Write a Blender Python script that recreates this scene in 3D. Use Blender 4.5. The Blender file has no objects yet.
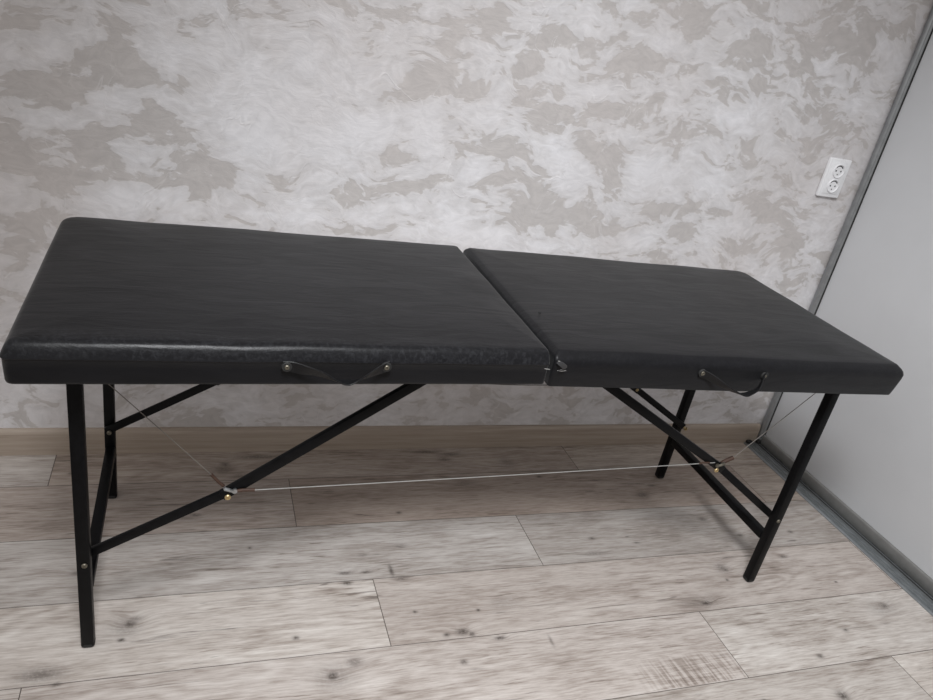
import bpy, bmesh, math, random
from mathutils import Vector, Matrix, noise
random.seed(4)
scene = bpy.context.scene
COL = scene.collection
V = Vector

# ------------------------------------------------------------------ node helpers
class NT:
    def __init__(s, name):
        s.m = bpy.data.materials.new(name); s.m.use_nodes = True
        s.t = s.m.node_tree; s.n = s.t.nodes; s.l = s.t.links
        s.b = s.n['Principled BSDF']
    def put(s, node, key, val):
        if val is None: return
        sock = node.inputs[key]
        if isinstance(val, bpy.types.NodeSocket): s.l.new(val, sock)
        else: sock.default_value = val
    def coord(s): return s.n.new('ShaderNodeTexCoord').outputs['Object']
    def geo(s): return s.n.new('ShaderNodeNewGeometry').outputs['Position']
    def attr(s, name, out='Fac'):
        a = s.n.new('ShaderNodeAttribute'); a.attribute_name = name; return a.outputs[out]
    def math(s, op, a, b=None, c=None, clamp=False):
        n = s.n.new('ShaderNodeMath'); n.operation = op; n.use_clamp = clamp
        s.put(n, 0, a); s.put(n, 1, b); s.put(n, 2, c); return n.outputs[0]
    def vmath(s, op, a, b=None):
        n = s.n.new('ShaderNodeVectorMath'); n.operation = op
        s.put(n, 0, a); s.put(n, 1, b)
        return n.outputs['Value'] if op in ('LENGTH', 'DISTANCE', 'DOT_PRODUCT') else n.outputs['Vector']
    def mapping(s, v, scale=(1, 1, 1), rot=(0, 0, 0), loc=(0, 0, 0)):
        n = s.n.new('ShaderNodeMapping'); s.put(n, 'Vector', v)
        n.inputs['Scale'].default_value = scale; n.inputs['Rotation'].default_value = rot
        n.inputs['Location'].default_value = loc; return n.outputs[0]
    def noise(s, v, scale, detail=4, rough=.5, dist=0.0, out=0):
        n = s.n.new('ShaderNodeTexNoise'); s.put(n, 'Vector', v)
        n.inputs['Scale'].default_value = scale; n.inputs['Detail'].default_value = detail
        n.inputs['Roughness'].default_value = rough; n.inputs['Distortion'].default_value = dist
        return n.outputs[out]
    def ramp(s, f, stops, interp='LINEAR'):
        n = s.n.new('ShaderNodeValToRGB'); s.put(n, 0, f); e = n.color_ramp.elements
        n.color_ramp.interpolation = interp
        e[0].position, e[0].color = stops[0][0], (*stops[0][1], 1)
        e[1].position, e[1].color = stops[-1][0], (*stops[-1][1], 1)
        for p, c in stops[1:-1]:
            q = e.new(p); q.color = (*c, 1)
        return n.outputs[0]
    def rng(s, f, a, b, c=0.0, d=1.0, smooth=True):
        n = s.n.new('ShaderNodeMapRange'); n.interpolation_type = 'SMOOTHSTEP' if smooth else 'LINEAR'
        s.put(n, 0, f); s.put(n, 1, a); s.put(n, 2, b); s.put(n, 3, c); s.put(n, 4, d); return n.outputs[0]
    def mix(s, f, a, b, mode='MIX'):
        n = s.n.new('ShaderNodeMix'); n.data_type = 'RGBA'; n.blend_type = mode
        s.put(n, 0, f)
        for k, v in ((6, a), (7, b)):
            if isinstance(v, tuple) and len(v) == 3: v = (*v, 1)
            s.put(n, k, v)
        return n.outputs[2]
    def comb(s, x, y, z):
        n = s.n.new('ShaderNodeCombineXYZ'); s.put(n, 0, x); s.put(n, 1, y); s.put(n, 2, z); return n.outputs[0]
    def sep(s, v):
        n = s.n.new('ShaderNodeSeparateXYZ'); s.put(n, 0, v); return n.outputs
    def bump(s, h, strength, dist):
        n = s.n.new('ShaderNodeBump'); s.put(n, 'Height', h)
        n.inputs['Strength'].default_value = strength; n.inputs['Distance'].default_value = dist
        s.l.new(n.outputs[0], s.b.inputs['Normal'])
    def out(s, color=None, rough=None, metal=None, spec=None):
        if isinstance(color, tuple): color = (*color, 1)
        s.put(s.b, 'Base Color', color); s.put(s.b, 'Roughness', rough)
        s.put(s.b, 'Metallic', metal); s.put(s.b, 'Specular IOR Level', spec)
        return s.m

def simple(name, color, rough, metal=0.0, var=.12, scale=60, bump=0.0, spec=.5):
    t = NT(name); n = t.noise(t.coord(), scale, 4, .6)
    k = t.rng(n, .3, .7, 1 - var, 1 + var)
    c = t.vmath('MULTIPLY', color, t.comb(k, k, k))
    if bump: t.bump(n, bump, .001)
    return t.out(c, t.rng(n, .3, .7, rough - .06, rough + .06), metal, spec)

# ------------------------------------------------------------------ mesh helpers
def obj(name, bm, mat, parent=None, smooth=True, angle=35):
    bmesh.ops.recalc_face_normals(bm, faces=bm.faces)
    me = bpy.data.meshes.new(name); bm.to_mesh(me); bm.free()
    for m in (mat if isinstance(mat, (list, tuple)) else [mat]): me.materials.append(m)
    o = bpy.data.objects.new(name, me); COL.objects.link(o)
    if smooth:
        for p in me.polygons: p.use_smooth = True
        me.set_sharp_from_angle(angle=math.radians(angle))
    if parent is not None:
        o.parent = parent; o.location = -V(parent_world(parent))
    return o
def parent_world(p):
    w = V((0, 0, 0))
    while p is not None:
        w += p.location; p = p.parent
    return w
def empty(name, loc):
    o = bpy.data.objects.new(name, None); COL.objects.link(o); o.location = loc
    o.empty_display_size = .1
    return o
def tag(o, label=None, cat=None, group=None, kind=None):
    if label: o['label'] = label
    if cat: o['category'] = cat
    if group: o['group'] = group
    if kind: o['kind'] = kind
    return o
def bevel(bm, edges, w, seg=2):
    bmesh.ops.bevel(bm, geom=list(edges), offset=w, segments=seg, profile=.5, affect='EDGES')
def box(bm, lo, hi, bev=0.0, seg=2):
    t = bmesh.new()
    bmesh.ops.create_cube(t, size=1)
    for v in t.verts:
        v.co = V([lo[i] + (v.co[i] + .5) * (hi[i] - lo[i]) for i in range(3)])
    if bev: bevel(t, t.edges, bev, seg)
    me = bpy.data.meshes.new('tmp'); t.to_mesh(me); t.free(); bm.from_mesh(me); bpy.data.meshes.remove(me)
def bar(bm, p0, p1, side, w, d, bev=.002, seg=2):
    """rectangular bar from p0 to p1; `side` is the direction of its width w, depth d is across."""
    p0, p1 = V(p0), V(p1); ax = (p1 - p0); L = ax.length; ax.normalize()
    s = V(side); s = (s - ax * s.dot(ax)).normalized(); u = ax.cross(s)
    t = bmesh.new(); bmesh.ops.create_cube(t, size=1)
    if bev:
        for v in t.verts: v.co = V((v.co.x * w, v.co.y * d, (v.co.z + .5) * L))
        bevel(t, t.edges, bev, seg)
    for v in t.verts: v.co = p0 + s * v.co.x + u * v.co.y + ax * v.co.z
    me = bpy.data.meshes.new('tmp'); t.to_mesh(me); t.free(); bm.from_mesh(me); bpy.data.meshes.remove(me)
def tube(bm, pts, r, n=10):
    pts = [V(p) for p in pts]; rings = []
    rr = r if isinstance(r, (list, tuple)) else [r] * len(pts)
    up = V((0, 0, 1)); a0 = (pts[1] - pts[0]).normalized()
    if abs(a0.dot(up)) > .95: up = V((0, 1, 0))
    for i, p in enumerate(pts):
        a = (pts[min(i + 1, len(pts) - 1)] - pts[max(i - 1, 0)]).normalized()
        s = a.cross(up).normalized(); u = s.cross(a)
        rings.append([bm.verts.new(p + (s * math.cos(k * math.tau / n) + u * math.sin(k * math.tau / n)) * rr[i]) for k in range(n)])
    for A, B in zip(rings, rings[1:]):
        for k in range(n): bm.faces.new((A[k], A[(k + 1) % n], B[(k + 1) % n], B[k]))
    bm.faces.new(rings[0][::-1]); bm.faces.new(rings[-1])
def lathe(bm, c, axis, prof, n=24):
    """prof = [(radius, height along axis)]"""
    c = V(c); a = V(axis).normalized(); s = a.orthogonal().normalized(); u = a.cross(s); rings = []
    for r, h in prof:
        if r < 1e-6: rings.append([bm.verts.new(c + a * h)])
        else: rings.append([bm.verts.new(c + a * h + (s * math.cos(k * math.tau / n) + u * math.sin(k * math.tau / n)) * r) for k in range(n)])
    for A, B in zip(rings, rings[1:]):
        for k in range(n):
            q = (k + 1) % n
            if len(A) == 1 and len(B) == 1: continue
            if len(A) == 1: bm.faces.new((A[0], B[q], B[k]))
            elif len(B) == 1: bm.faces.new((A[k], A[q], B[0]))
            else: bm.faces.new((A[k], A[q], B[q], B[k]))
    if len(rings[0]) > 1: bm.faces.new(rings[0][::-1])
    if len(rings[-1]) > 1: bm.faces.new(rings[-1])
def extrude_profile(bm, prof, y0, y1, ny=1):
    """closed (x, z) profile swept along y"""
    rows = []
    for i in range(ny + 1):
        y = y0 + (y1 - y0) * i / ny
        rows.append([bm.verts.new((x, y, z)) for x, z in prof])
    n = len(prof)
    for A, B in zip(rows, rows[1:]):
        for k in range(n): bm.faces.new((A[k], A[(k + 1) % n], B[(k + 1) % n], B[k]))
    bm.faces.new(rows[0][::-1]); bm.faces.new(rows[-1])
def smooth_path(ctrl, n):
    """Catmull-Rom through tuples of any length"""
    c = [ctrl[0]] + list(ctrl) + [ctrl[-1]]; out = []
    for i in range(len(ctrl) - 1):
        for k in range(n):
            t = k / n; p0, p1, p2, p3 = c[i:i + 4]
            out.append(tuple(.5 * (2 * b + (d - a) * t + (2 * a - 5 * b + 4 * d - e) * t * t + (-a + 3 * b - 3 * d + e) * t ** 3)
                       for a, b, d, e in zip(p0, p1, p2, p3)))
    out.append(tuple(ctrl[-1])); return out
def ribbon(bm, path, th):
    """path = [(x,y,z, wx,wy,wz)] centre and half width vector, thickness th"""
    rows = []
    for i, q in enumerate(path):
        p = V(q[:3]); w = V(q[3:])
        a = V(path[min(i + 1, len(path) - 1)][:3]) - V(path[max(i - 1, 0)][:3])
        n = a.cross(w).normalized() * (th / 2)
        rows.append([bm.verts.new(p + w * .92 + n), bm.verts.new(p + w), bm.verts.new(p + w * .92 - n), bm.verts.new(p - w * .92 - n), bm.verts.new(p - w), bm.verts.new(p - w * .92 + n)])
    for A, B in zip(rows, rows[1:]):
        for k in range(6): bm.faces.new((A[k], A[(k + 1) % 6], B[(k + 1) % 6], B[k]))
    bm.faces.new(rows[0][::-1]); bm.faces.new(rows[-1])

# ------------------------------------------------------------------ wall plaster
DARK = [(-2.334, 1.064, 0.049, 0.039, 0.17), (-2.312, 0.942, 0.088, 0.042, 0.15), (-2.255, 0.94, 0.036, 0.03, 0.14), (-2.171, 1.019, 0.052, 0.033, 0.16), (-2.126, 0.991, 0.045, 0.03, 0.15), (-2.054, 0.978, 0.051, 0.017, 0.15), (-2.219, 0.826, 0.058, 0.045, 0.12), (-2.095, 0.893, 0.064, 0.045, 0.13), (-2.359, 0.786, 0.043, 0.036, 0.12), (-2.282, 0.743, 0.066, 0.023, 0.11), (-2.005, 0.745, 0.068, 0.029, 0.11), (-2.23, 0.768, 0.037, 0.023, 0.11), (-2.326, 0.652, 0.041, 0.039, 0.1), (-2.371, 0.564, 0.029, 0.075, 0.08), (-1.962, 0.81, 0.057, 0.029, 0.12), (-1.584, 1.207, 0.072, 0.019, 0.17), (-1.514, 1.036, 0.043, 0.029, 0.14), (-1.422, 1.19, 0.033, 0.041, 0.16), (-1.427, 1.104, 0.031, 0.021, 0.15), (-1.519, 0.88, 0.063, 0.018, 0.12), (-1.33, 1.07, 0.032, 0.022, 0.14), (-1.442, 0.818, 0.054, 0.024, 0.11), (-1.644, 0.744, 0.067, 0.021, 0.1), (-1.82, 0.765, 0.053, 0.023, 0.11), (-1.132, 1.032, 0.075, 0.031, 0.13), (-0.901, 1.079, 0.099, 0.03, 0.14), (-0.984, 0.966, 0.055, 0.039, 0.12), (-0.888, 0.921, 0.057, 0.076, 0.11), (-1.096, 0.827, 0.079, 0.035, 0.1), (-1.044, 0.772, 0.101, 0.03, 0.09), (-0.878, 0.758, 0.086, 0.031, 0.09), (-0.662, 0.833, 0.098, 0.025, 0.1), (-0.673, 1.038, 0.073, 0.026, 0.13), (-0.603, 0.77, 0.053, 0.03, 0.09), (-1.233, 0.93, 0.057, 0.027, 0.12), (-1.223, 0.856, 0.052, 0.022, 0.11), (-1.229, 1.139, 0.055, 0.019, 0.15), (-1.029, 1.144, 0.064, 0.02, 0.15), (-0.898, 1.215, 0.054, 0.025, 0.16), (-1.138, 1.225, 0.07, 0.019, 0.16), (-1.333, 1.239, 0.036, 0.032, 0.17), (-0.778, 1.322, 0.061, 0.035, 0.17), (-0.514, 1.328, 0.12, 0.059, 0.16), (-0.58, 1.198, 0.094, 0.039, 0.15), (-0.648, 1.064, 0.067, 0.026, 0.13), (-0.473, 0.999, 0.079, 0.047, 0.12), (-0.391, 1.294, 0.119, 0.074, 0.16), (-0.258, 1.174, 0.081, 0.062, 0.14), (-0.707, 1.219, 0.064, 0.032, 0.15), (-0.304, 1.415, 0.126, 0.055, 0.17), (-0.281, 0.848, 0.054, 0.034, 0.1), (-0.187, 0.773, 0.056, 0.044, 0.08), (-0.411, 0.738, 0.076, 0.028, 0.08), (-0.16, 1.358, 0.073, 0.074, 0.16), (-0.24, 1.057, 0.056, 0.048, 0.12), (-0.358, 0.888, 0.052, 0.04, 0.1)]
LIGHT = [(-2.375, 1.003, 0.019, 0.028, 0.16), (-2.29, 1.017, 0.023, 0.032, 0.16), (-2.277, 0.873, 0.032, 0.022, 0.13), (-2.176, 0.93, 0.041, 0.022, 0.14), (-2.157, 0.833, 0.019, 0.016, 0.12), (-2.204, 1.051, 0.031, 0.024, 0.16), (-2.055, 1.054, 0.063, 0.038, 0.16), (-1.769, 1.011, 0.167, 0.116, 0.14), (-1.876, 0.904, 0.093, 0.071, 0.13), (-1.687, 0.904, 0.099, 0.061, 0.13), (-1.567, 0.944, 0.051, 0.049, 0.13), (-1.742, 0.708, 0.153, 0.026, 0.1), (-1.439, 0.961, 0.048, 0.076, 0.13), (-1.366, 0.702, 0.115, 0.034, 0.09), (-1.016, 0.879, 0.056, 0.064, 0.11), (-1.245, 0.684, 0.09, 0.03, 0.08), (-1.056, 0.669, 0.079, 0.022, 0.08), (-0.894, 1.005, 0.063, 0.022, 0.13), (-0.768, 0.92, 0.1, 0.066, 0.11), (-0.561, 0.929, 0.092, 0.05, 0.11), (-0.738, 0.727, 0.104, 0.032, 0.08), (-0.467, 0.782, 0.093, 0.034, 0.09), (-1.486, 1.235, 0.025, 0.022, 0.17), (-0.993, 1.124, 0.074, 0.021, 0.14), (-1.311, 1.003, 0.055, 0.036, 0.13), (-0.825, 1.277, 0.061, 0.04, 0.16), (-0.526, 1.108, 0.104, 0.035, 0.13), (-2.137, 0.707, 0.088, 0.024, 0.1), (-1.067, 0.956, 0.06, 0.033, 0.12), (-2.335, 0.865, 0.016, 0.017, 0.13), (-2.372, 0.717, 0.02, 0.018, 0.11), (-2.312, 0.518, 0.03, 0.052, 0.07)]

def plaster_material():
    t = NT('decorative_plaster'); P = t.geo()
    n1 = t.noise(P, 5.0, 3, .5, out=1)
    P2 = t.vmath('ADD', P, t.vmath('MULTIPLY', t.vmath('SUBTRACT', n1, (.5, .5, .5)), (.13, .13, .13)))
    st = t.mapping(P2, (1, 1, 1.9), (0, .65, 0))
    big = t.noise(st, 6.5, 4, .5, .5)
    med = t.noise(st, 15.0, 3, .5, .9)
    fine = t.noise(t.mapping(P2, (1, 1, 2.2), (0, .8, 0)), 40.0, 2, .5, .8)
    bias = t.attr('plaster')
    f = t.math('ADD', t.math('MULTIPLY_ADD', bias, .22, .02), t.math('MULTIPLY', t.math('SUBTRACT', big, .5), .8))
    f = t.math('ADD', f, t.math('MULTIPLY', t.math('SUBTRACT', med, .5), .85))
    f = t.math('ADD', f, t.math('MULTIPLY', t.math('SUBTRACT', fine, .5), .24))
    mask = t.math('ADD', t.math('MULTIPLY', t.rng(f, -.09, -.02), .55), t.math('MULTIPLY', t.rng(f, -.08, .34), .45))
    col = t.mix(mask, (.488, .463, .456), (.710, .700, .724))
    # faint warm / cool drift of the coats and thin pale trowel ridges
    drift = t.noise(P, 2.2, 2, .5)
    col = t.mix(t.rng(drift, .35, .65), col, t.mix(.35, col, (.50, .455, .44)))
    ridge = t.math('ABSOLUTE', t.math('SUBTRACT', t.noise(t.mapping(P2, (1, 1, .6), (0, -.3, 0)), 8.5, 3, .5, .8), .5))
    rl = t.math('MULTIPLY', t.rng(ridge, .0, .012, 1, 0), t.rng(t.noise(P, 7, 2), .52, .66))
    col = t.mix(t.math('MULTIPLY', rl, .35), col, (.72, .70, .71))
    mot = t.noise(t.mapping(P2, (1, 1, 1.7), (0, .9, 0)), 24.0, 3, .5, 1.5)
    k = t.rng(mot, .3, .7, .92, 1.07, False)
    col = t.vmath('MULTIPLY', col, t.comb(k, k, k))
    h = t.math('ADD', t.math('MULTIPLY', mask, .5), t.math('MULTIPLY', rl, .5))
    h = t.math('ADD', h, t.math('MULTIPLY', t.noise(t.mapping(P2, (1, 1, 3), (0, .9, 0)), 60, 5, .6, 1.0), .55))
    t.bump(h, .28, .004)
    return t.out(col, t.rng(mask, 0, 1, .6, .42), 0.0, .45)

def build_wall_back():
    bm = bmesh.new(); lay = bm.verts.layers.float.new('plaster')
    x0, x1, z1, st = -3.8, .62, 2.62, .025
    nx, nz = int((x1 - x0) / st), int(z1 / st); g = []
    for i in range(nx + 1):
        row = []
        for k in range(nz + 1):
            x, z = x0 + (x1 - x0) * i / nx, z1 * k / nz
            b = 0.0
            for s, L in ((-1, DARK), (1, LIGHT)):
                for bx, bz, ra, rb, an in L:
                    dx, dz = x - bx, z - bz
                    u = (dx * math.cos(an) + dz * math.sin(an)) / ra; w = (-dx * math.sin(an) + dz * math.cos(an)) / rb
                    q = u * u + w * w
                    if q < 9: b += s * math.exp(-q * 1.1) * (1.35 if not (s < 0 and x > -.72 and z > .93) else .45)
            v = bm.verts.new((x, 0, z)); v[lay] = max(-1.6, min(1.6, b)); row.append(v)
        g.append(row)
    for i in range(nx):
        for k in range(nz): bm.faces.new((g[i][k], g[i + 1][k], g[i + 1][k + 1], g[i][k + 1]))
    # thickness behind the plaster
    box(bm, (x0, .004, 0), (x1, .12, z1))
    o = obj('wall_back', bm, plaster_material(), smooth=False)
    tag(o, 'grey and pearl mottled decorative plaster wall behind the table', 'wall', kind='structure')

# ------------------------------------------------------------------ floor
KNOTS = [  # x, y, half length, half width, strength
 (-2.094,-.632,.011,.010,.9),(-2.100,-.640,.022,.02,.45),(-2.085,-.62,.012,.006,.6),(-2.107,-.673,.006,.004,1),(-1.766,-.714,.005,.004,1),(-2.24,-.739,.03,.012,.7),(-2.21,-.765,.006,.004,.8),(-2.206,-.471,.012,.005,.8),
 (-1.632,-.533,.012,.004,.9),(-1.577,-.475,.010,.004,.5),(-1.581,-.535,.010,.003,.9),(-1.519,-.535,.004,.016,.9),(-1.632,-.566,.009,.005,1),(-1.50,-.566,.014,.006,.7),(-1.493,-.674,.004,.003,1),(-1.342,-.687,.004,.003,1),
 (-1.399,-.746,.012,.007,1),(-1.38,-.755,.006,.006,.9),(-1.438,-.75,.006,.004,1),(-1.318,-.775,.010,.004,1),(-1.27,-.672,.03,.014,.25),(-1.704,-.822,.011,.009,1),(-1.70,-.825,.03,.024,.4),(-1.655,-.795,.014,.01,.6),(-1.422,-.827,.006,.005,.9),(-1.20,-.80,.003,.012,.6),
 (-.728,-.739,.016,.007,1),(-.74,-.735,.05,.016,.4),(-.595,-.623,.014,.012,.7),(-.588,-.632,.006,.005,.9),(-.61,-.668,.004,.003,1),(-.266,-.714,.004,.003,1),(-.188,-.815,.014,.010,.8),(-.20,-.822,.04,.018,.35),(-.383,-.875,.006,.004,.9),(-.527,-.939,.007,.005,.9),(-.559,-1.05,.012,.010,1),(-.77,-1.03,.005,.004,.9),
 (-1.893,-.079,.012,.010,.8),(-1.90,-.10,.02,.018,.6),(-1.797,-.044,.05,.008,.7),(-1.855,-.132,.02,.012,.5),(-1.97,-.291,.012,.005,.8),(-1.99,-.30,.03,.01,.4),(-1.845,-.424,.004,.003,.9),(-1.477,-.451,.016,.008,.35),(-2.27,-.10,.006,.004,.9),
 (-1.30,-.035,.04,.006,.7),(-1.22,-.05,.03,.008,.7),(-1.25,-.075,.016,.012,.6),(-1.05,-.10,.02,.02,.5),(-.66,-.29,.018,.012,.8),(-.60,-.245,.012,.006,.6),(-.97,-.18,.006,.004,.9),(-1.22,-.20,.03,.012,.45),(-1.45,-.32,.006,.004,1),
 (-.93,-.47,.008,.004,.8),(-.52,-.42,.012,.008,.7),(-.44,-.50,.01,.005,.8),(-.36,-.60,.012,.005,.8),(-.80,-.50,.008,.003,.8),(-.25,-.50,.008,.005,.8),(-.95,-.53,.03,.006,.5)]
PLANK, ROW0 = .2041, -.1513
JOINTS = [-.8164, -.2266, -1.117, -1.5692, -.7662, -.3225, -1.2, -.55, -1.0, -.4, -1.3, -.7]
def floor_material():
    t = NT('laminate_planks'); P = t.geo()
    seed = t.attr('seed'); tone = t.attr('tone', 'Color'); edge = t.attr('seam')
    x, y, z = t.sep(P)
    # warp of the grain around the knots
    spot = None; warp = None
    for kx, ky, a, b, s in KNOTS:
        d = t.vmath('LENGTH', t.vmath('MULTIPLY', t.vmath('SUBTRACT', P, (kx, ky, 0)), (1 / a, 1 / b, 0)))
        v = t.math('MULTIPLY', d, d)
        e = t.math('MULTIPLY', t.math('EXPONENT', t.math('MULTIPLY', v, -.55)), s)
        spot = e if spot is None else t.math('MAXIMUM', spot, e)
        if a > .009:
            e2 = t.math('EXPONENT', t.math('MULTIPLY', v, -.12)); e2 = t.math('MULTIPLY', e2, s)
            warp = e2 if warp is None else t.math('ADD', warp, e2)
    off = t.math('MULTIPLY', seed, 37.0)
    yw = t.math('ADD', y, t.math('MULTIPLY', warp, .012))
    Q = t.comb(t.math('ADD', x, off), yw, off)
    low = t.noise(t.mapping(Q, (1.3, 5.5, 1)), 1.0, 3, .5, .3)
    rings = t.math('SINE', t.math('MULTIPLY', low, 95.0))
    rings = t.math('MULTIPLY', rings, t.rng(t.noise(t.mapping(Q, (2.2, 8, 1)), 1.0, 2), .46, .62))
    streak = t.noise(t.mapping(Q, (4.0, 66, 1)), 1.0, 6, .70, .5)
    fib = t.noise(t.mapping(Q, (24.0, 260, 1)), 1.0, 4, .6)
    blot = t.noise(t.mapping(Q, (3.2, 10, 1)), 1.0, 5, .6, .5)
    crack = t.noise(t.mapping(Q, (3.2, 42, 1)), 1.0, 5, .66, .4)
    ck = t.math('MULTIPLY', t.rng(crack, .61, .69), t.rng(streak, .47, .60))
    ln = t.math('ABSOLUTE', t.math('SUBTRACT', t.noise(t.mapping(Q, (.8, 19, 1)), 1.0, 3, .55, .3), .47))
    ln = t.math('MULTIPLY', t.rng(ln, .0015, .0065, 1, 0), t.rng(t.noise(t.mapping(Q, (2.7, 9, 1), loc=(5, 2, 0)), 1.0, 3, .6), .52, .62))
    ck = t.math('MAXIMUM', ck, t.math('MULTIPLY', ln, .8))
    dash = t.math('MULTIPLY', t.rng(t.noise(t.mapping(Q, (11, 190, 1)), 1.0, 3, .6), .58, .68), t.rng(t.noise(t.mapping(Q, (2.4, 12, 1), loc=(3, 8, 0)), 1.0, 3, .6), .44, .62))
    # saw marks across one board end
    sm = t.noise(t.mapping(t.comb(t.math('ADD', x, t.math('MULTIPLY', y, .12)), y, 0), (120, 7, 1)), 1.0, 3, .5)
    smx = t.math('MULTIPLY', t.rng(x, -1.08, -.93), t.rng(x, -.775, -.765, 1, 0))
    smy = t.math('MULTIPLY', t.rng(y, -.966, -.963), t.rng(y, -.918, -.87, 1, 0))
    saw = t.math('MULTIPLY', t.math('MULTIPLY', smx, smy), t.rng(sm, .38, .62, .12, .85))
    g = t.math('ADD', .5, t.math('MULTIPLY', t.math('SUBTRACT', streak, .5), .78))
    g = t.math('ADD', g, t.math('MULTIPLY', t.math('SUBTRACT', fib, .5), .95))
    g = t.math('ADD', g, t.math('MULTIPLY', t.math('SUBTRACT', blot, .5), .75))
    g = t.math('ADD', g, t.math('MULTIPLY', rings, .10))
    g = t.math('SUBTRACT', g, t.math('ADD', t.math('MULTIPLY', saw, .5), t.math('MULTIPLY', dash, .34)))
    base = t.ramp(g, [(.05, (.19, .158, .138)), (.33, (.335, .298, .272)), (.55, (.455, .420, .395)), (.9, (.60, .575, .55))])
    base = t.vmath('MULTIPLY', base, tone)
    dark = t.math('MAXIMUM', t.math('MULTIPLY', spot, t.rng(t.noise(P, 160, 3), .25, .6, .55, 1)), t.math('MULTIPLY', ck, .7))
    base = t.mix(t.math('MULTIPLY', dark, .95), base, (.05, .038, .032))
    base = t.mix(edge, base, (.06, .048, .04))
    h = t.math('SUBTRACT', t.math('ADD', t.math('MULTIPLY', streak, .5), t.math('MULTIPLY', fib, .35)), t.math('MULTIPLY', dark, .6))
    t.bump(h, .16, .0015)
    return t.out(base, t.rng(streak, .3, .7, .56, .46), 0.0, .4)

def build_floor():
    bm = bmesh.new()
    sd = bm.verts.layers.float.new('seed'); tn = bm.verts.layers.float_color.new('tone'); sm = bm.verts.layers.float.new('seam')
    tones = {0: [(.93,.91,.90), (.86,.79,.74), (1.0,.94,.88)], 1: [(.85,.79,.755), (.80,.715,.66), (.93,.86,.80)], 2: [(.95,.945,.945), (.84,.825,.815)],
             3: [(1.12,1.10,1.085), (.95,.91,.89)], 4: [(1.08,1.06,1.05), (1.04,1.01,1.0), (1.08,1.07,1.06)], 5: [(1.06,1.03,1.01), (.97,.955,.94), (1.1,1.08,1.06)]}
    XL, XR = -3.8, .62
    def quad(cs, s, c, e):
        vs = [bm.verts.new(p) for p in cs]
        for v, k in zip(vs, e): v[sd] = s; v[tn] = (*c, 1); v[sm] = k
        bm.faces.new(vs)
    for r in range(-1, 14):
        ya = 0.01 if r < 0 else ROW0 - (r - 0) * PLANK
        if r < 0: ytop, ybot, j, rr = .02, ROW0, -.8164, 0
        else: ytop, ybot, rr = ROW0 - r * PLANK, ROW0 - (r + 1) * PLANK, r + 1
        j = JOINTS[rr % 12]
        cuts = [XL] + sorted(q for q in (j - 3.0, j - 1.5, j, j + 1.5) if XL < q < XR) + [XR]
        for i, (a, b) in enumerate(zip(cuts, cuts[1:])):
            s = random.random()
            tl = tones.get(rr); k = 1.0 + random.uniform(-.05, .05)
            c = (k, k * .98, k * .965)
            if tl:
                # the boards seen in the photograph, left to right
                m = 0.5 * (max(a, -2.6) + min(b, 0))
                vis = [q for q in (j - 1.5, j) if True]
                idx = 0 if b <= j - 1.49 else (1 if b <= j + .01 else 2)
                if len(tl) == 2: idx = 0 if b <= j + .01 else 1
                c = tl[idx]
            w = .0011  # half of the seam
            z = 0.0
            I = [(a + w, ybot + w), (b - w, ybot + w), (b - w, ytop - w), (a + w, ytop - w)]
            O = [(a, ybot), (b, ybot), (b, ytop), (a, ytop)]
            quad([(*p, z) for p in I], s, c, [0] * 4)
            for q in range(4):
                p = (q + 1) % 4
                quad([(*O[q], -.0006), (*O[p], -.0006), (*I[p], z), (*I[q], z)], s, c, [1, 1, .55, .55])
    box(bm, (XL, -3.2, -.06), (XR, .02, -.002))
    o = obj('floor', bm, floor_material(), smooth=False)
    tag(o, 'weathered grey oak look laminate plank floor', 'floor', kind='structure')

def build_baseboard():
    t = NT('baseboard_wood'); P = t.geo()
    s1 = t.noise(t.mapping(P, (2.5, 60, 75)), 1.0, 5, .6, .3); s2 = t.noise(t.mapping(P, (10, 200, 330)), 1.0, 3, .6)
    g = t.math('ADD', t.math('MULTIPLY', s1, .7), t.math('MULTIPLY', s2, .3))
    c = t.ramp(g, [(.25, (.235, .185, .145)), (.5, (.345, .285, .235)), (.75, (.44, .375, .315))])
    t.bump(g, .12, .001); m = t.out(c, .5, 0, .4)
    bm = bmesh.new()
    prof = [(0, 0), (-.015, 0), (-.015, .060), (-.0142, .066), (-.012, .071), (-.009, .0742), (-.006, .075), (0, .075)]
    A = [bm.verts.new((-3.8, y, z)) for y, z in prof]; B = [bm.verts.new((-.0095, y, z)) for y, z in prof]
    n = len(prof)
    for k in range(n): bm.faces.new((A[k], A[(k + 1) % n], B[(k + 1) % n], B[k]))
    bm.faces.new(A[::-1]); bm.faces.new(B)
    tag(obj('baseboard_back', bm, m), 'light brown wood grain baseboard along the plaster wall', 'baseboard', kind='structure')

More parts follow.
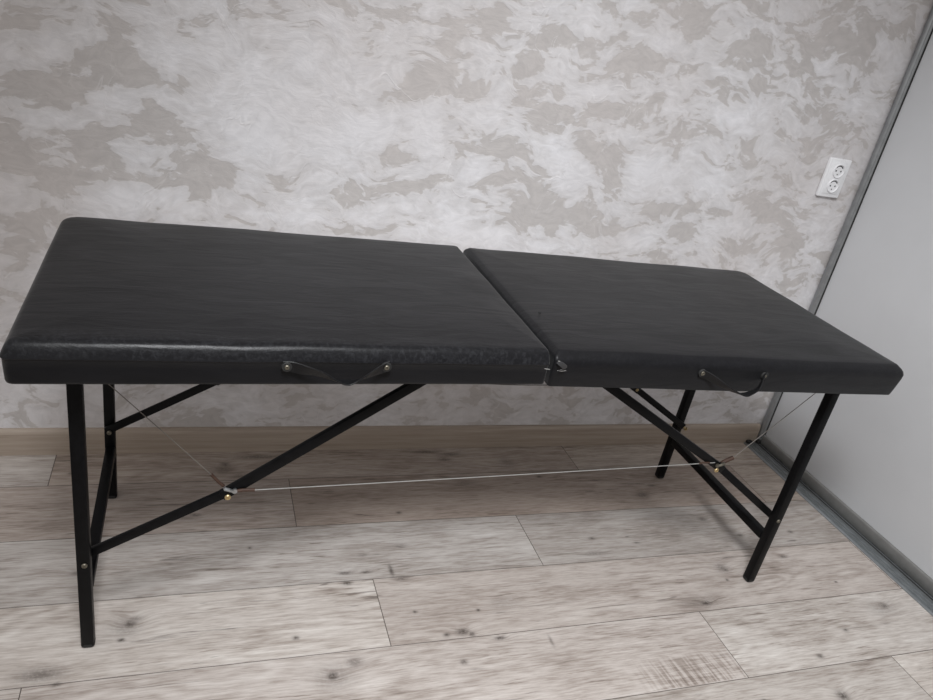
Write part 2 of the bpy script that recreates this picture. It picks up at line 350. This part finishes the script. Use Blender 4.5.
# ------------------------------------------------------------------ wardrobe
def build_wardrobe():
    root = empty('sliding_wardrobe', (.3, -1.2, 0))
    tag(root, 'pale grey sliding wardrobe with aluminium profile and floor track at right', 'wardrobe')
    alu = simple('brushed_aluminium', (.30, .31, .32), .42, .75, .06, 40)
    dull = simple('grey_aluminium_rail', (.25, .25, .245), .45, .55, .06, 40)
    trackm = simple('track_aluminium', (.30, .32, .335), .38, .75, .06, 40)
    pan = simple('matt_pale_panel', (.62, .63, .65), .38, 0, .015, 6)
    blk = simple('black_brush_and_gap_shade', (.02, .02, .02), .8, 0, .3, 300)  # black of the brush and stop, also the painted shade in the track gap
    y1 = -2.3
    bm = bmesh.new(); box(bm, (.006, y1, .046), (.016, -.028, 2.5), .0008); obj('door_panel', bm, pan, root)
    # vertical handle profile: rounded C section next to the wall, closing lip onto the panel
    bm = bmesh.new()
    prof = [(.022, -.003), (.004, -.003), (-.002, -.006), (-.006, -.011), (-.0075, -.017), (-.006, -.022), (-.0025, -.0255), (-.0025, -.0285), (.001, -.0315), (.0065, -.032), (.022, -.032)]
    n = len(prof)
    A = [bm.verts.new((x, y, .012)) for x, y in prof]; B = [bm.verts.new((x, y, 2.5)) for x, y in prof]
    for k in range(n): bm.faces.new((A[k], A[(k + 1) % n], B[(k + 1) % n], B[k]))
    bm.faces.new(A[::-1]); bm.faces.new(B)
    st = obj('door_stile', bm, alu, root, angle=40); st['label'] = 'brushed aluminium upright handle profile'
    bm = bmesh.new(); box(bm, (-.009, -.0318, .004), (.02, -.0025, .020), .002); obj('stile_brush', bm, blk, root)
    bm = bmesh.new(); box(bm, (.003, -.0350, .046), (.008, -.0318, 2.5)); obj('stile_edge_strip', bm, blk, root)  # thin black strip where the stile meets the panel
    # bottom rail of the door
    bm = bmesh.new()
    extrude_profile(bm, [(.020, .008), (-.001, .008), (-.002, .010), (-.002, .040), (-.001, .0435), (.002, .046), (.012, .0475), (.020, .0475)], y1, -.034)
    r = obj('bottom_rail', bm, dull, root); r['label'] = 'flat grey aluminium bottom rail'
    # floor track with two raised ribs and a pale front lip
    bm = bmesh.new()
    extrude_profile(bm, [(.10, .0), (-.0635, .0), (-.0635, .0025), (-.060, .0055), (-.057, .0058), (-.054, .0045), (-.046, .0045), (-.0445, .0075), (-.0415, .0075), (-.040, .0045),
                         (-.030, .0045), (-.0285, .0075), (-.0165, .0075), (-.015, .0018), (-.006, .0018), (-.004, .0055), (.10, .0055)], y1, -.018)
    tr = obj('floor_track', bm, trackm, root, angle=25); tr['label'] = 'ribbed aluminium sliding door track on the floor'
    bm = bmesh.new(); box(bm, (-.0145, y1, .0015), (-.003, -.034, .0045)); obj('rail_gap_shade', bm, blk, root)  # black strip added in the groove as painted shade of the gap
    bm = bmesh.new(); box(bm, (-.058, -.030, .006), (-.036, -.019, .017), .003); obj('track_stop', bm, blk, root)
    # cabinet carcass behind the door
    bm = bmesh.new(); box(bm, (.03, y1, .0078), (.6, -.002, 2.5), .001)
    obj('carcass', bm, pan, root)

# ------------------------------------------------------------------ socket
def build_outlet():
    cx, cz, w, h = -.1584 + .0422, .9255 + .0606, .0844, .1213
    root = empty('double_wall_socket', (cx, -.001, cz))
    tag(root, 'white double electrical wall socket on the plaster beside the wardrobe', 'socket')
    wh = simple('white_plastic', (.78, .78, .80), .3, 0, .02, 20)
    dk = simple('socket_shadow_plastic', (.05, .05, .052), .5)
    mt = simple('contact_metal', (.16, .155, .15), .4, .8)
    bm = bmesh.new(); box(bm, (cx - w / 2, -.0125, cz - h / 2), (cx + w / 2, 0, cz + h / 2), .0035, 3)
    obj('frame', bm, wh, root)
    bm = bmesh.new(); box(bm, (cx - .031, -.0145, cz - .049), (cx + .031, -.012, cz + .049), .0012, 2)
    obj('cover_plate', bm, wh, root)
    for dz in (.0235, -.0235):
        zc = cz + dz; bm = bmesh.new()
        # ring wall, sunken well and flat floor
        lathe(bm, (cx, -.0167, zc), (0, -1, 0), [(.0212, -.004), (.0212, .0012), (.0204, .0018), (.0190, .0014), (.0182, -.0010), (.0178, -.0016), (0, -.0016)], 40)
        s = obj('socket_insert', bm, wh, root)
        for dx in (-.0095, .0095):
            b = bmesh.new(); lathe(b, (cx + dx, -.0150, zc), (0, -1, 0), [(.0027, -.001), (.0027, .0003), (.0, .0003)], 16); obj('pin_hole', b, dk, s)
        b = bmesh.new()   # spring contact slot along the upper rim
        pts = [(cx + .0158 * math.cos(a), -.0149, zc + .0158 * math.sin(a)) for a in [math.radians(38 + q * 104 / 12) for q in range(13)]]
        tube(b, pts, .0016, 8); obj('rim_slot', b, dk, s)
        b = bmesh.new(); lathe(b, (cx, -.0150, zc - .0105), (0, -1, 0), [(.0022, -.001), (.0022, .0004), (0, .0004)], 12); obj('earth_contact', b, mt, s)

# ------------------------------------------------------------------ folding table
YF, YB, XLG, XRG = -.675, -.203, -2.166, -.5455
LTH = .9
def leather(name, worn):
    t = NT(name); C = t.coord(); P = t.geo()
    N = t.n.new('ShaderNodeNewGeometry').outputs['Normal']; nz = t.sep(N)[2]
    wr = t.noise(t.mapping(P, (6, 26, 26), (0, 0, .35)), 1.0, 5, .6, 1.2)
    cre = t.noise(t.mapping(P, (18, 60, 60), (0, 0, -.5)), 1.0, 4, .6, .8)
    gr = t.noise(P, 900, 2, .5)
    px, py, pz = t.sep(P)
    # rubbed edge: scratches along the front upper edge of the cushion
    edge = t.math('MULTIPLY', t.rng(py, -.70, -.745), t.rng(pz, .682, .690))
    scr = t.noise(t.mapping(P, (140, 110, 110), (0, .5, .5)), 1.0, 6, .72, .8)
    wear = t.math('MULTIPLY', edge, t.rng(scr, .42, .68))
    wear = t.math('MULTIPLY', wear, worn)
    col = t.mix(t.rng(wr, .3, .7), (.0034, .0034, .0045), (.006, .006, .0075))
    col = t.mix(t.math('MULTIPLY', wear, .3), col, (.045, .046, .052))
    sc = t.noise(t.mapping(P, (14, 5, 8), (0, 0, .8)), 9.0, 3, .6, .4)
    col = t.mix(t.math('MULTIPLY', t.rng(sc, .76, .80), .25), col, (.30, .29, .28))
    h = t.math('ADD', t.math('MULTIPLY', wr, 1.0), t.math('ADD', t.math('MULTIPLY', cre, .35), t.math('MULTIPLY', gr, .10)))
    t.bump(h, .30, .003)
    ro = t.math('SUBTRACT', t.rng(wr, .3, .7, .50, .44), t.math('MULTIPLY', edge, .14 * worn))
    t.b.inputs['Sheen Weight'].default_value = .085; t.b.inputs['Sheen Roughness'].default_value = .45
    return t.out(col, ro, 0, .17)

def cushion(name, X, Y, Z, yaw, pit, outer_left, mat, root):
    """padded board: rounded rectangle rings lofted up a side profile"""
    W = .6149
    ex = V((math.cos(yaw) * math.cos(pit), math.sin(yaw) * math.cos(pit), math.sin(pit)))
    ey = V((-math.sin(yaw), math.cos(yaw), 0)); ez = ex.cross(ey); O = V((X, Y, Z))
    prof = [(.004, -.0055), (.0015, -.004), (.0005, 0), (-.0005, .022), (-.001, .0375), (-.0032, .0400), (-.0005, .0475), (.0036, .0565), (.0072, .0614), (.0100, .0637), (.0132, .0650), (.018, .0660), (.0288, .0669), (.0488, .0677), (.09, .0695), (.15, .0705), (.22, .0708)]
    if not outer_left:   # no crease: the covering runs in one soft bulge
        prof = [(.0065, -.0095), (.004, -.0085), (.0025, -.003), (-.0005, .018), (-.0028, .038), (-.0032, .047), (-.001, .0535), (.0035, .0585), (.009, .0620)] + prof[10:]
    ro, ri = .034, .016
    def ring(d):
        pts = []
        cs = [(0, 0, math.pi, 'L'), (LTH, 0, 1.5 * math.pi, 'R'), (LTH, W, 0, 'R'), (0, W, .5 * math.pi, 'L')]
        loop = []
        for cx, cy, a0, side in cs:
            r = (ro if cy else .014) if (side == 'L') == outer_left else (ri if cy else .007)
            r0 = max(r - max(d, 0) * .55, .006)
            dx = d if (side == 'L') == outer_left else max(.0015, .0015 + d * (.4 if outer_left else .75))
            ccx = (dx + r0) if cx == 0 else LTH - dx - r0
            ccy = (d + r0) if cy == 0 else W - d - r0
            loop.append([(ccx + r0 * math.cos(a0 + q * math.pi / 2 / 8), ccy + r0 * math.sin(a0 + q * math.pi / 2 / 8)) for q in range(9)])
        for i in range(4):
            pts += loop[i]
            a, b = loop[i][-1], loop[(i + 1) % 4][0]
            n = 40 if i in (0, 2) else 26
            pts += [(a[0] + (b[0] - a[0]) * k / n, a[1] + (b[1] - a[1]) * k / n) for k in range(1, n)]
        return pts
    bm = bmesh.new(); rings = []
    for d, z in prof:
        vs = []
        for (l, w) in ring(d):
            s = l / LTH if outer_left else 1 - l / LTH           # 0 outer end, 1 seam
            w2 = W / 2 + (w - W / 2) * (1.010 - .026 * s)
            p = O + ex * l + ey * w2 + ez * z
            q = V((p.x * 9, p.y * 9, p.z * 14)); am = .0016 if z > .005 else .0008
            p += V((0, 0, 1)) * noise.noise(q) * am + (ey * (1 if w > W / 2 else -1)) * noise.noise(q + V((7, 3, 1))) * am * .7
            vs.append(bm.verts.new(p))
        rings.append(vs)
    n = len(rings[0])
    for A, B in zip(rings, rings[1:]):
        for k in range(n): bm.faces.new((A[k], A[(k + 1) % n], B[(k + 1) % n], B[k]))
    bm.faces.new(rings[0][::-1]); bm.faces.new(rings[-1])
    for e in bm.edges:
        pass
    return obj(name, bm, mat, root, angle=50)

def build_table():
    root = empty('folding_massage_table', (-1.35, -.44, 0))
    tag(root, 'black leatherette folding massage table on black steel legs by the plaster wall', 'massage table')
    steel = simple('black_painted_steel', (.0035, .0035, .004), .42, 0, .25, 90, .1, .12)
    rub = simple('black_rubber', (.012, .012, .012), .7)
    brass = simple('brass', (.48, .37, .20), .38, .85, .2, 200)
    zinc = simple('zinc', (.38, .39, .40), .32, .9, .15, 150)
    dz = simple('dull_zinc', (.17, .155, .125), .45, .8, .2, 200)
    slv = simple('brown_tubing', (.055, .030, .021), .6, 0, .3, 120, 0, .3)
    wire = simple('steel_wire', (.40, .40, .39), .35, .45, .1, 300)
    strap = simple('black_strap', (.007, .007, .008), .45, 0, .3, 250, .3, .22)
    board = simple('black_board', (.02, .018, .017), .7)
    cL = cushion('cushion', -2.2546, -.7617, .6423, .0095, .0049, True, leather('worn_black_leatherette', 1.0), root)
    cR = cushion('cushion', -1.3490, -.7506, .644, -.0034, -.0058, False, leather('black_leatherette', .35), root)
    cL['label'] = 'left cushion, glossy worn front edge'; cR['label'] = 'right cushion with a torn corner at the seam'
    # wooden frame boards seen from underneath
    for a, b in ((-2.235, -1.40), (-1.30, -.465)):
        bm = bmesh.new(); box(bm, (a, -.69, .6335), (b, -.19, .6455), .002); obj('base_board', bm, board, root)
    # torn corner of the right cushion: curled flap, loose threads, puncture
    bm = bmesh.new()
    ribbon(bm, smooth_path([(-1.3435,-.7525,.6945, .002,-.001,.003),(-1.338,-.7585,.6925,.003,-.002,.004),(-1.330,-.7595,.6865,.004,-.001,.003),(-1.331,-.7565,.6805,.003,-.001,.002),(-1.337,-.7555,.678,.002,-.001,.002)], 5), .0012)
    obj('torn_flap', bm, simple('torn_leatherette', (.035, .035, .038), .5), cR)
    lint = simple('white_backing', (.38, .37, .36), .8)
    bm = bmesh.new()
    tube(bm, [(-1.345, -.7545, .6972), (-1.341, -.7555, .6972)], .0005, 6)
    tube(bm, [(-1.340, -.7535, .6762), (-1.332, -.7537, .6750), (-1.322, -.7536, .6765)], .0005, 6)
    obj('torn_threads', bm, lint, cR)
    bm = bmesh.new(); tube(bm, [(-1.371, -.7585, .682), (-1.364, -.7585, .6815), (-1.359, -.757, .680)], .0005, 6); obj('torn_threads', bm, lint, cL)
    bm = bmesh.new(); lathe(bm, (-1.312, -.575, .7165), (0, 0, 1), [(.0035, 0), (.0033, .0014), (.0015, .0008), (0, .0008)], 10); obj('puncture', bm, simple('puncture_edge', (.003, .003, .003), .8), cR)

    HB, ZB = .0125, .212
    def rivet(parent, p, ax, r, mat, name='bolt'):
        bm = bmesh.new(); lathe(bm, p, ax, [(r, -.002), (r, .0012), (r * .8, .0026), (r * .42, .0028), (r * .36, .0012), (0, .0012)], 20)
        return obj(name, bm, mat, parent)
    # legs
    for x in (XLG, XRG):
        for y in (YF, YB):
            bm = bmesh.new(); xt = x + (-.006 if x == XLG else .006); bar(bm, (x, y, .004), (xt, y, .640), (1, 0, 0), .0235, .0235, .003, 2)
            leg = obj('leg', bm, steel, root)
            bm = bmesh.new(); bar(bm, (x, y, 0), (x, y, .014), (1, 0, 0), .0246, .0246, .006, 3); obj('foot_cap', bm, rub, leg)
            if y == YF: rivet(leg, (x, y - .0125, ZB), (0, -1, 0), .0052, dz)
        bm = bmesh.new(); zc = .146
        bar(bm, (x, YF + .0125, zc), (x, YB - .0125, zc), (1, 0, 0), .022, .022, .002); obj('crossbar', bm, steel, root)
        # top rail between the two legs, under the board
        bm = bmesh.new(); bar(bm, (x, YF + .0125, .622), (x, YB - .0125, .622), (1, 0, 0), .022, .02, .002); obj('top_rail', bm, steel, root)
    # folding struts: lower half from the leg to the joint, upper half from the joint to the board
    sF, sB = YF + .0195, YB - .0195
    S = [(XLG, sF, (-1.9203, .3441), (-1.510, .640), .212, zinc), (XRG, sF, (-.7720, .3672), (-1.236, .640), .210, brass),
         (XLG, sB, (-1.925, .351), (-1.500, .640), .212, dz), (XRG, sB, (-.7538, .3400), (-1.240, .638), .212, brass)]
    for xl, ys, (jx, jz), (tx, tz), zl, m in S:
        a, j, tp = V((xl, ys, zl)), V((jx, ys, jz)), V((tx, ys, tz)); o = V((0, .0, 0))
        d1 = (j - a).normalized(); d2 = (tp - j).normalized()
        lo = bmesh.new(); bar(lo, a - d1 * .010, j + d1 * .010, (0, 1, 0), .0085, .019, .002); lo = obj('lower_strut', lo, steel, root)
        up = bmesh.new(); off = V((0, .0035, 0))
        bar(up, j - d2 * .012, tp, (0, 1, 0), .0125, .0205, .002); up = obj('upper_strut', up, steel, root)
        if ys == sF:
            b = rivet(lo, (jx + .0015 * (1 if xl < -1 else -8), ys - .0068, jz - (.007 if xl < -1 else .004)), (0, -1, 0), .0060, brass)
            b['label'] = 'brass joint bolt'
        else:
            rivet(lo, (jx, ys - .0068, jz), (0, -1, 0), .005, brass if xl > -1 else dz)
            if xl < -1: rivet(lo, (xl - .001, ys - .0068, zl - .006), (0, -1, 0), .0052, dz)
            else:
                bm = bmesh.new()
                tube(bm, [(xl + .006, ys - .003, zl - .004), (xl + .017, ys - .003, zl - .012)], .0035, 8)
                lathe(bm, (xl + .015, ys - .003, zl - .0105), (1, 0, -.7), [(.0065, 0), (.0065, .004), (.0035, .004), (.0035, .007)], 6)
                obj('brass_nut', bm, brass, lo)
    # eyelets and the cable that ties both front joints to the board
    yc = sF - .0085
    for (jx, jz, sx, m) in ((-1.9203, .3441, 1, zinc), (-.7740, .3690, -1, dz)):
        bm = bmesh.new()
        tube(bm, [(jx - sx * .007, sF + .004, jz + .011), (jx - sx * .004, yc, jz + .0135), (jx + sx * .004, yc - .002, jz + .0125), (jx + sx * .010, yc - .001, jz + .009)], [.0028, .0036, .0036, .003], 8)
        lathe(bm, (jx + sx * .0135, yc, jz + .0085), (0, -1, 0), [(.0022, -.002), (.0052, -.002), (.0056, 0), (.0052, .002), (.0022, .002)], 14)
        obj('cable_eyelet', bm, m, root)
    bm = bmesh.new()
    A, B = V((-1.9050, yc, .3525)), V((-.7990, yc, .3870))
    seg = [A + (B - A) * (k / 24) + V((0, 0, -.0012 * math.sin(math.pi * k / 24))) for k in range(25)]
    tube(bm, seg, .00105, 8)
    lt = [(-1.927, sF, .3590), (-1.9474, sF, .3826), (-2.02, sF, .4645), (-2.118, sF, .5736), (-2.1535, sF, .6135)]

    rt = [(-.770, sF, .3780), (-.7416, sF, .3942), (-.66, sF, .4820), (-.5694, sF, .5796), (-.5570, sF, .5935)]
    rt[1] = (-.7416, sF, .3942)
    cab = obj('tension_cable', bm, wire, root); cab['label'] = 'thin pale steel cable'
    wire2 = simple('dull_wire', (.16, .145, .13), .45, .3, .1, 300)
    for q in (lt, rt):
        bm = bmesh.new(); tube(bm, q, .00085, 8); obj('stay_cable', bm, wire2, root)
    for p, q, r in ((A + V((.003, 0, 0)), V((-1.8700, yc, .3536)), .0036), (V((-.845, yc, .3856)), V((-.815, yc, .3872)), .0022), (V(lt[0]), V(lt[1]) + V((-.003, 0, .004)), .0032), (V(rt[0]), V(rt[1]), .0050)):
        bm = bmesh.new(); k = (q - p); n = k.cross(V((0, 1, 0))).normalized() * .0012
        tube(bm, [p, p + k * .35 + n, p + k * .7 + n * .6, q], r, 10)
        s = obj('cable_sleeve', bm, slv, cab); s['label'] = 'brown plastic sleeve'
    # dark cord hanging slack under the hinge
    bm = bmesh.new()
    tube(bm, smooth_path([(-1.60, -.70, .6325), (-1.52, -.70, .6195), (-1.383, -.70, .6140), (-1.24, -.70, .6185), (-1.17, -.70, .6325)], 8), .0009, 6)
    obj('slack_cord', bm, simple('grey_cord', (.09, .08, .07), .7), root)
    # hinges across the seam, under the boards
    for y in (-.62, -.28):
        bm = bmesh.new(); box(bm, (-1.385, y - .03, .6285), (-1.352, y + .03, .6315), .001); box(bm, (-1.349, y - .03, .6285), (-1.316, y + .03, .6315), .001)
        tube(bm, [(-1.3505, y - .031, .629), (-1.3505, y + .031, .629)], .003, 10); obj('hinge', bm, dz, root)
    # carrying straps with their screws
    def handle(ctrl, screws, label):
        bm = bmesh.new(); ribbon(bm, smooth_path(ctrl, 8), .0024)
        h = obj('carry_strap', bm, strap, root)
        if label: h['label'] = label
        for (x, y, z, r) in screws:
            bm = bmesh.new(); lathe(bm, (x, y + .002, z), (0, -1, 0), [(.0088, -.003), (.0088, .0016), (.0078, .0026), (0, .0026)], 20); w = obj('washer', bm, rub, h)
            bm = bmesh.new(); lathe(bm, (x, y - .0006, z), (0, -1, 0), [(r, -.002), (r, .0010), (r * .75, .0020), (r * .38, .0021), (r * .3, .0009), (0, .0009)], 16); obj('screw', bm, dz, h)
    handle([(-1.852,-.7645,.6785, 0,-.001,.010), (-1.835,-.7655,.6780, 0,-.002,.011), (-1.818,-.772,.6765, .004,-.006,.011), (-1.795,-.780,.6745, .007,-.010,.008), (-1.770,-.786,.6665, .005,-.012,.004),
            (-1.748,-.787,.6620, .001,-.012,.0015), (-1.725,-.783,.6650, -.005,-.011,.004), (-1.700,-.774,.6740, -.006,-.007,.007), (-1.683,-.7660,.6790, -.003,-.003,.010), (-1.672,-.7635,.6830, -.001,-.001,.010)],
           [(-1.845, -.7672, .6785, .0042), (-1.6765, -.7662, .6815, .0046)], 'leather carrying strap sagging below the left cushion')
    handle([(-1.014,-.7535,.676, 0,-.001,.009), (-1.002,-.7550,.675, 0,-.003,.010), (-.985,-.763,.670, .003,-.008,.008), (-.962,-.777,.660, .004,-.011,.005), (-.938,-.785,.652, .003,-.009,.003),
            (-.914,-.787,.6465, .001,-.009,.001), (-.890,-.783,.6510, -.003,-.009,.002), (-.868,-.773,.6555, -.005,-.009,.004), (-.853,-.7600,.6715, -.004,-.005,.008), (-.845,-.7545,.6775, -.002,-.002,.009)],
           [(-1.0085, -.7560, .6785, .0050), (-.848, -.7570, .6760, .0032)], 'looped carrying strap hanging from the right cushion')

build_wall_back(); build_floor(); build_baseboard(); build_wardrobe(); build_outlet(); build_table()

# ------------------------------------------------------------------ light
def area(name, loc, target, size, energy, color, sy=None):
    d = bpy.data.lights.new(name, 'AREA'); d.energy = energy; d.color = color
    d.shape = 'RECTANGLE' if sy else 'DISK'; d.size = size
    if sy: d.size_y = sy
    o = bpy.data.objects.new(name, d); COL.objects.link(o); o.location = loc
    o.rotation_euler = (V(target) - V(loc)).to_track_quat('-Z', 'Y').to_euler(); return o
def spot(name, loc, target, deg, energy, color, radius):
    d = bpy.data.lights.new(name, 'SPOT'); d.energy = energy; d.color = color
    d.spot_size = math.radians(deg); d.spot_blend = 1.0; d.shadow_soft_size = radius
    o = bpy.data.objects.new(name, d); COL.objects.link(o); o.location = loc
    o.rotation_euler = (V(target) - V(loc)).to_track_quat('-Z', 'Y').to_euler(); return o
spot('ceiling_downlight', (-1.95, -2.0, 2.6), (-.86, -.45, 0), 75, 320, (.965, .985, 1), .28)
w = bpy.data.worlds.new('room'); scene.world = w; w.use_nodes = True
wt = w.node_tree; bg = wt.nodes['Background']; bg.inputs[1].default_value = .80
tc = wt.nodes.new('ShaderNodeTexCoord'); sx = wt.nodes.new('ShaderNodeSeparateXYZ'); cr = wt.nodes.new('ShaderNodeValToRGB')
wt.links.new(tc.outputs['Generated'], sx.inputs[0])
mr = wt.nodes.new('ShaderNodeMapRange'); mr.inputs[1].default_value = -1; wt.links.new(sx.outputs[2], mr.inputs[0])
wt.links.new(mr.outputs[0], cr.inputs[0]); wt.links.new(cr.outputs[0], bg.inputs[0])
e = cr.color_ramp.elements; e[0].position = .42; e[0].color = (.30, .28, .265, 1); e[1].position = .85; e[1].color = (1, .975, .95, 1)
q = e.new(.55); q.color = (.62, .60, .58, 1)     # dim furniture level, pale upper walls, white ceiling

# ------------------------------------------------------------------ camera
cam = bpy.data.cameras.new('camera'); co = bpy.data.objects.new('camera', cam); COL.objects.link(co)
cam.sensor_fit = 'HORIZONTAL'; cam.sensor_width = 36; cam.lens = 747.0965 / 933 * 36
R = [[0.9364985197387089, -0.29904531991839217, 0.18314589583748128], [0.029274156815581903, -0.4537793556242714, -0.8906331007502235], [0.3494474871421224, 0.8394380221577574, -0.41620939523985845]]
m = Matrix.Identity(4)
for i in range(3):
    m[i][0] = R[0][i]; m[i][1] = -R[1][i]; m[i][2] = -R[2][i]
m.translation = (-1.99905, -1.87545, 1.27010)
co.matrix_world = m; cam.clip_start = .02
scene.camera = co
vs = scene.view_settings
vs.view_transform = 'Standard'; vs.look = 'None'; vs.exposure = 0; vs.gamma = 1; vs.use_curve_mapping = False
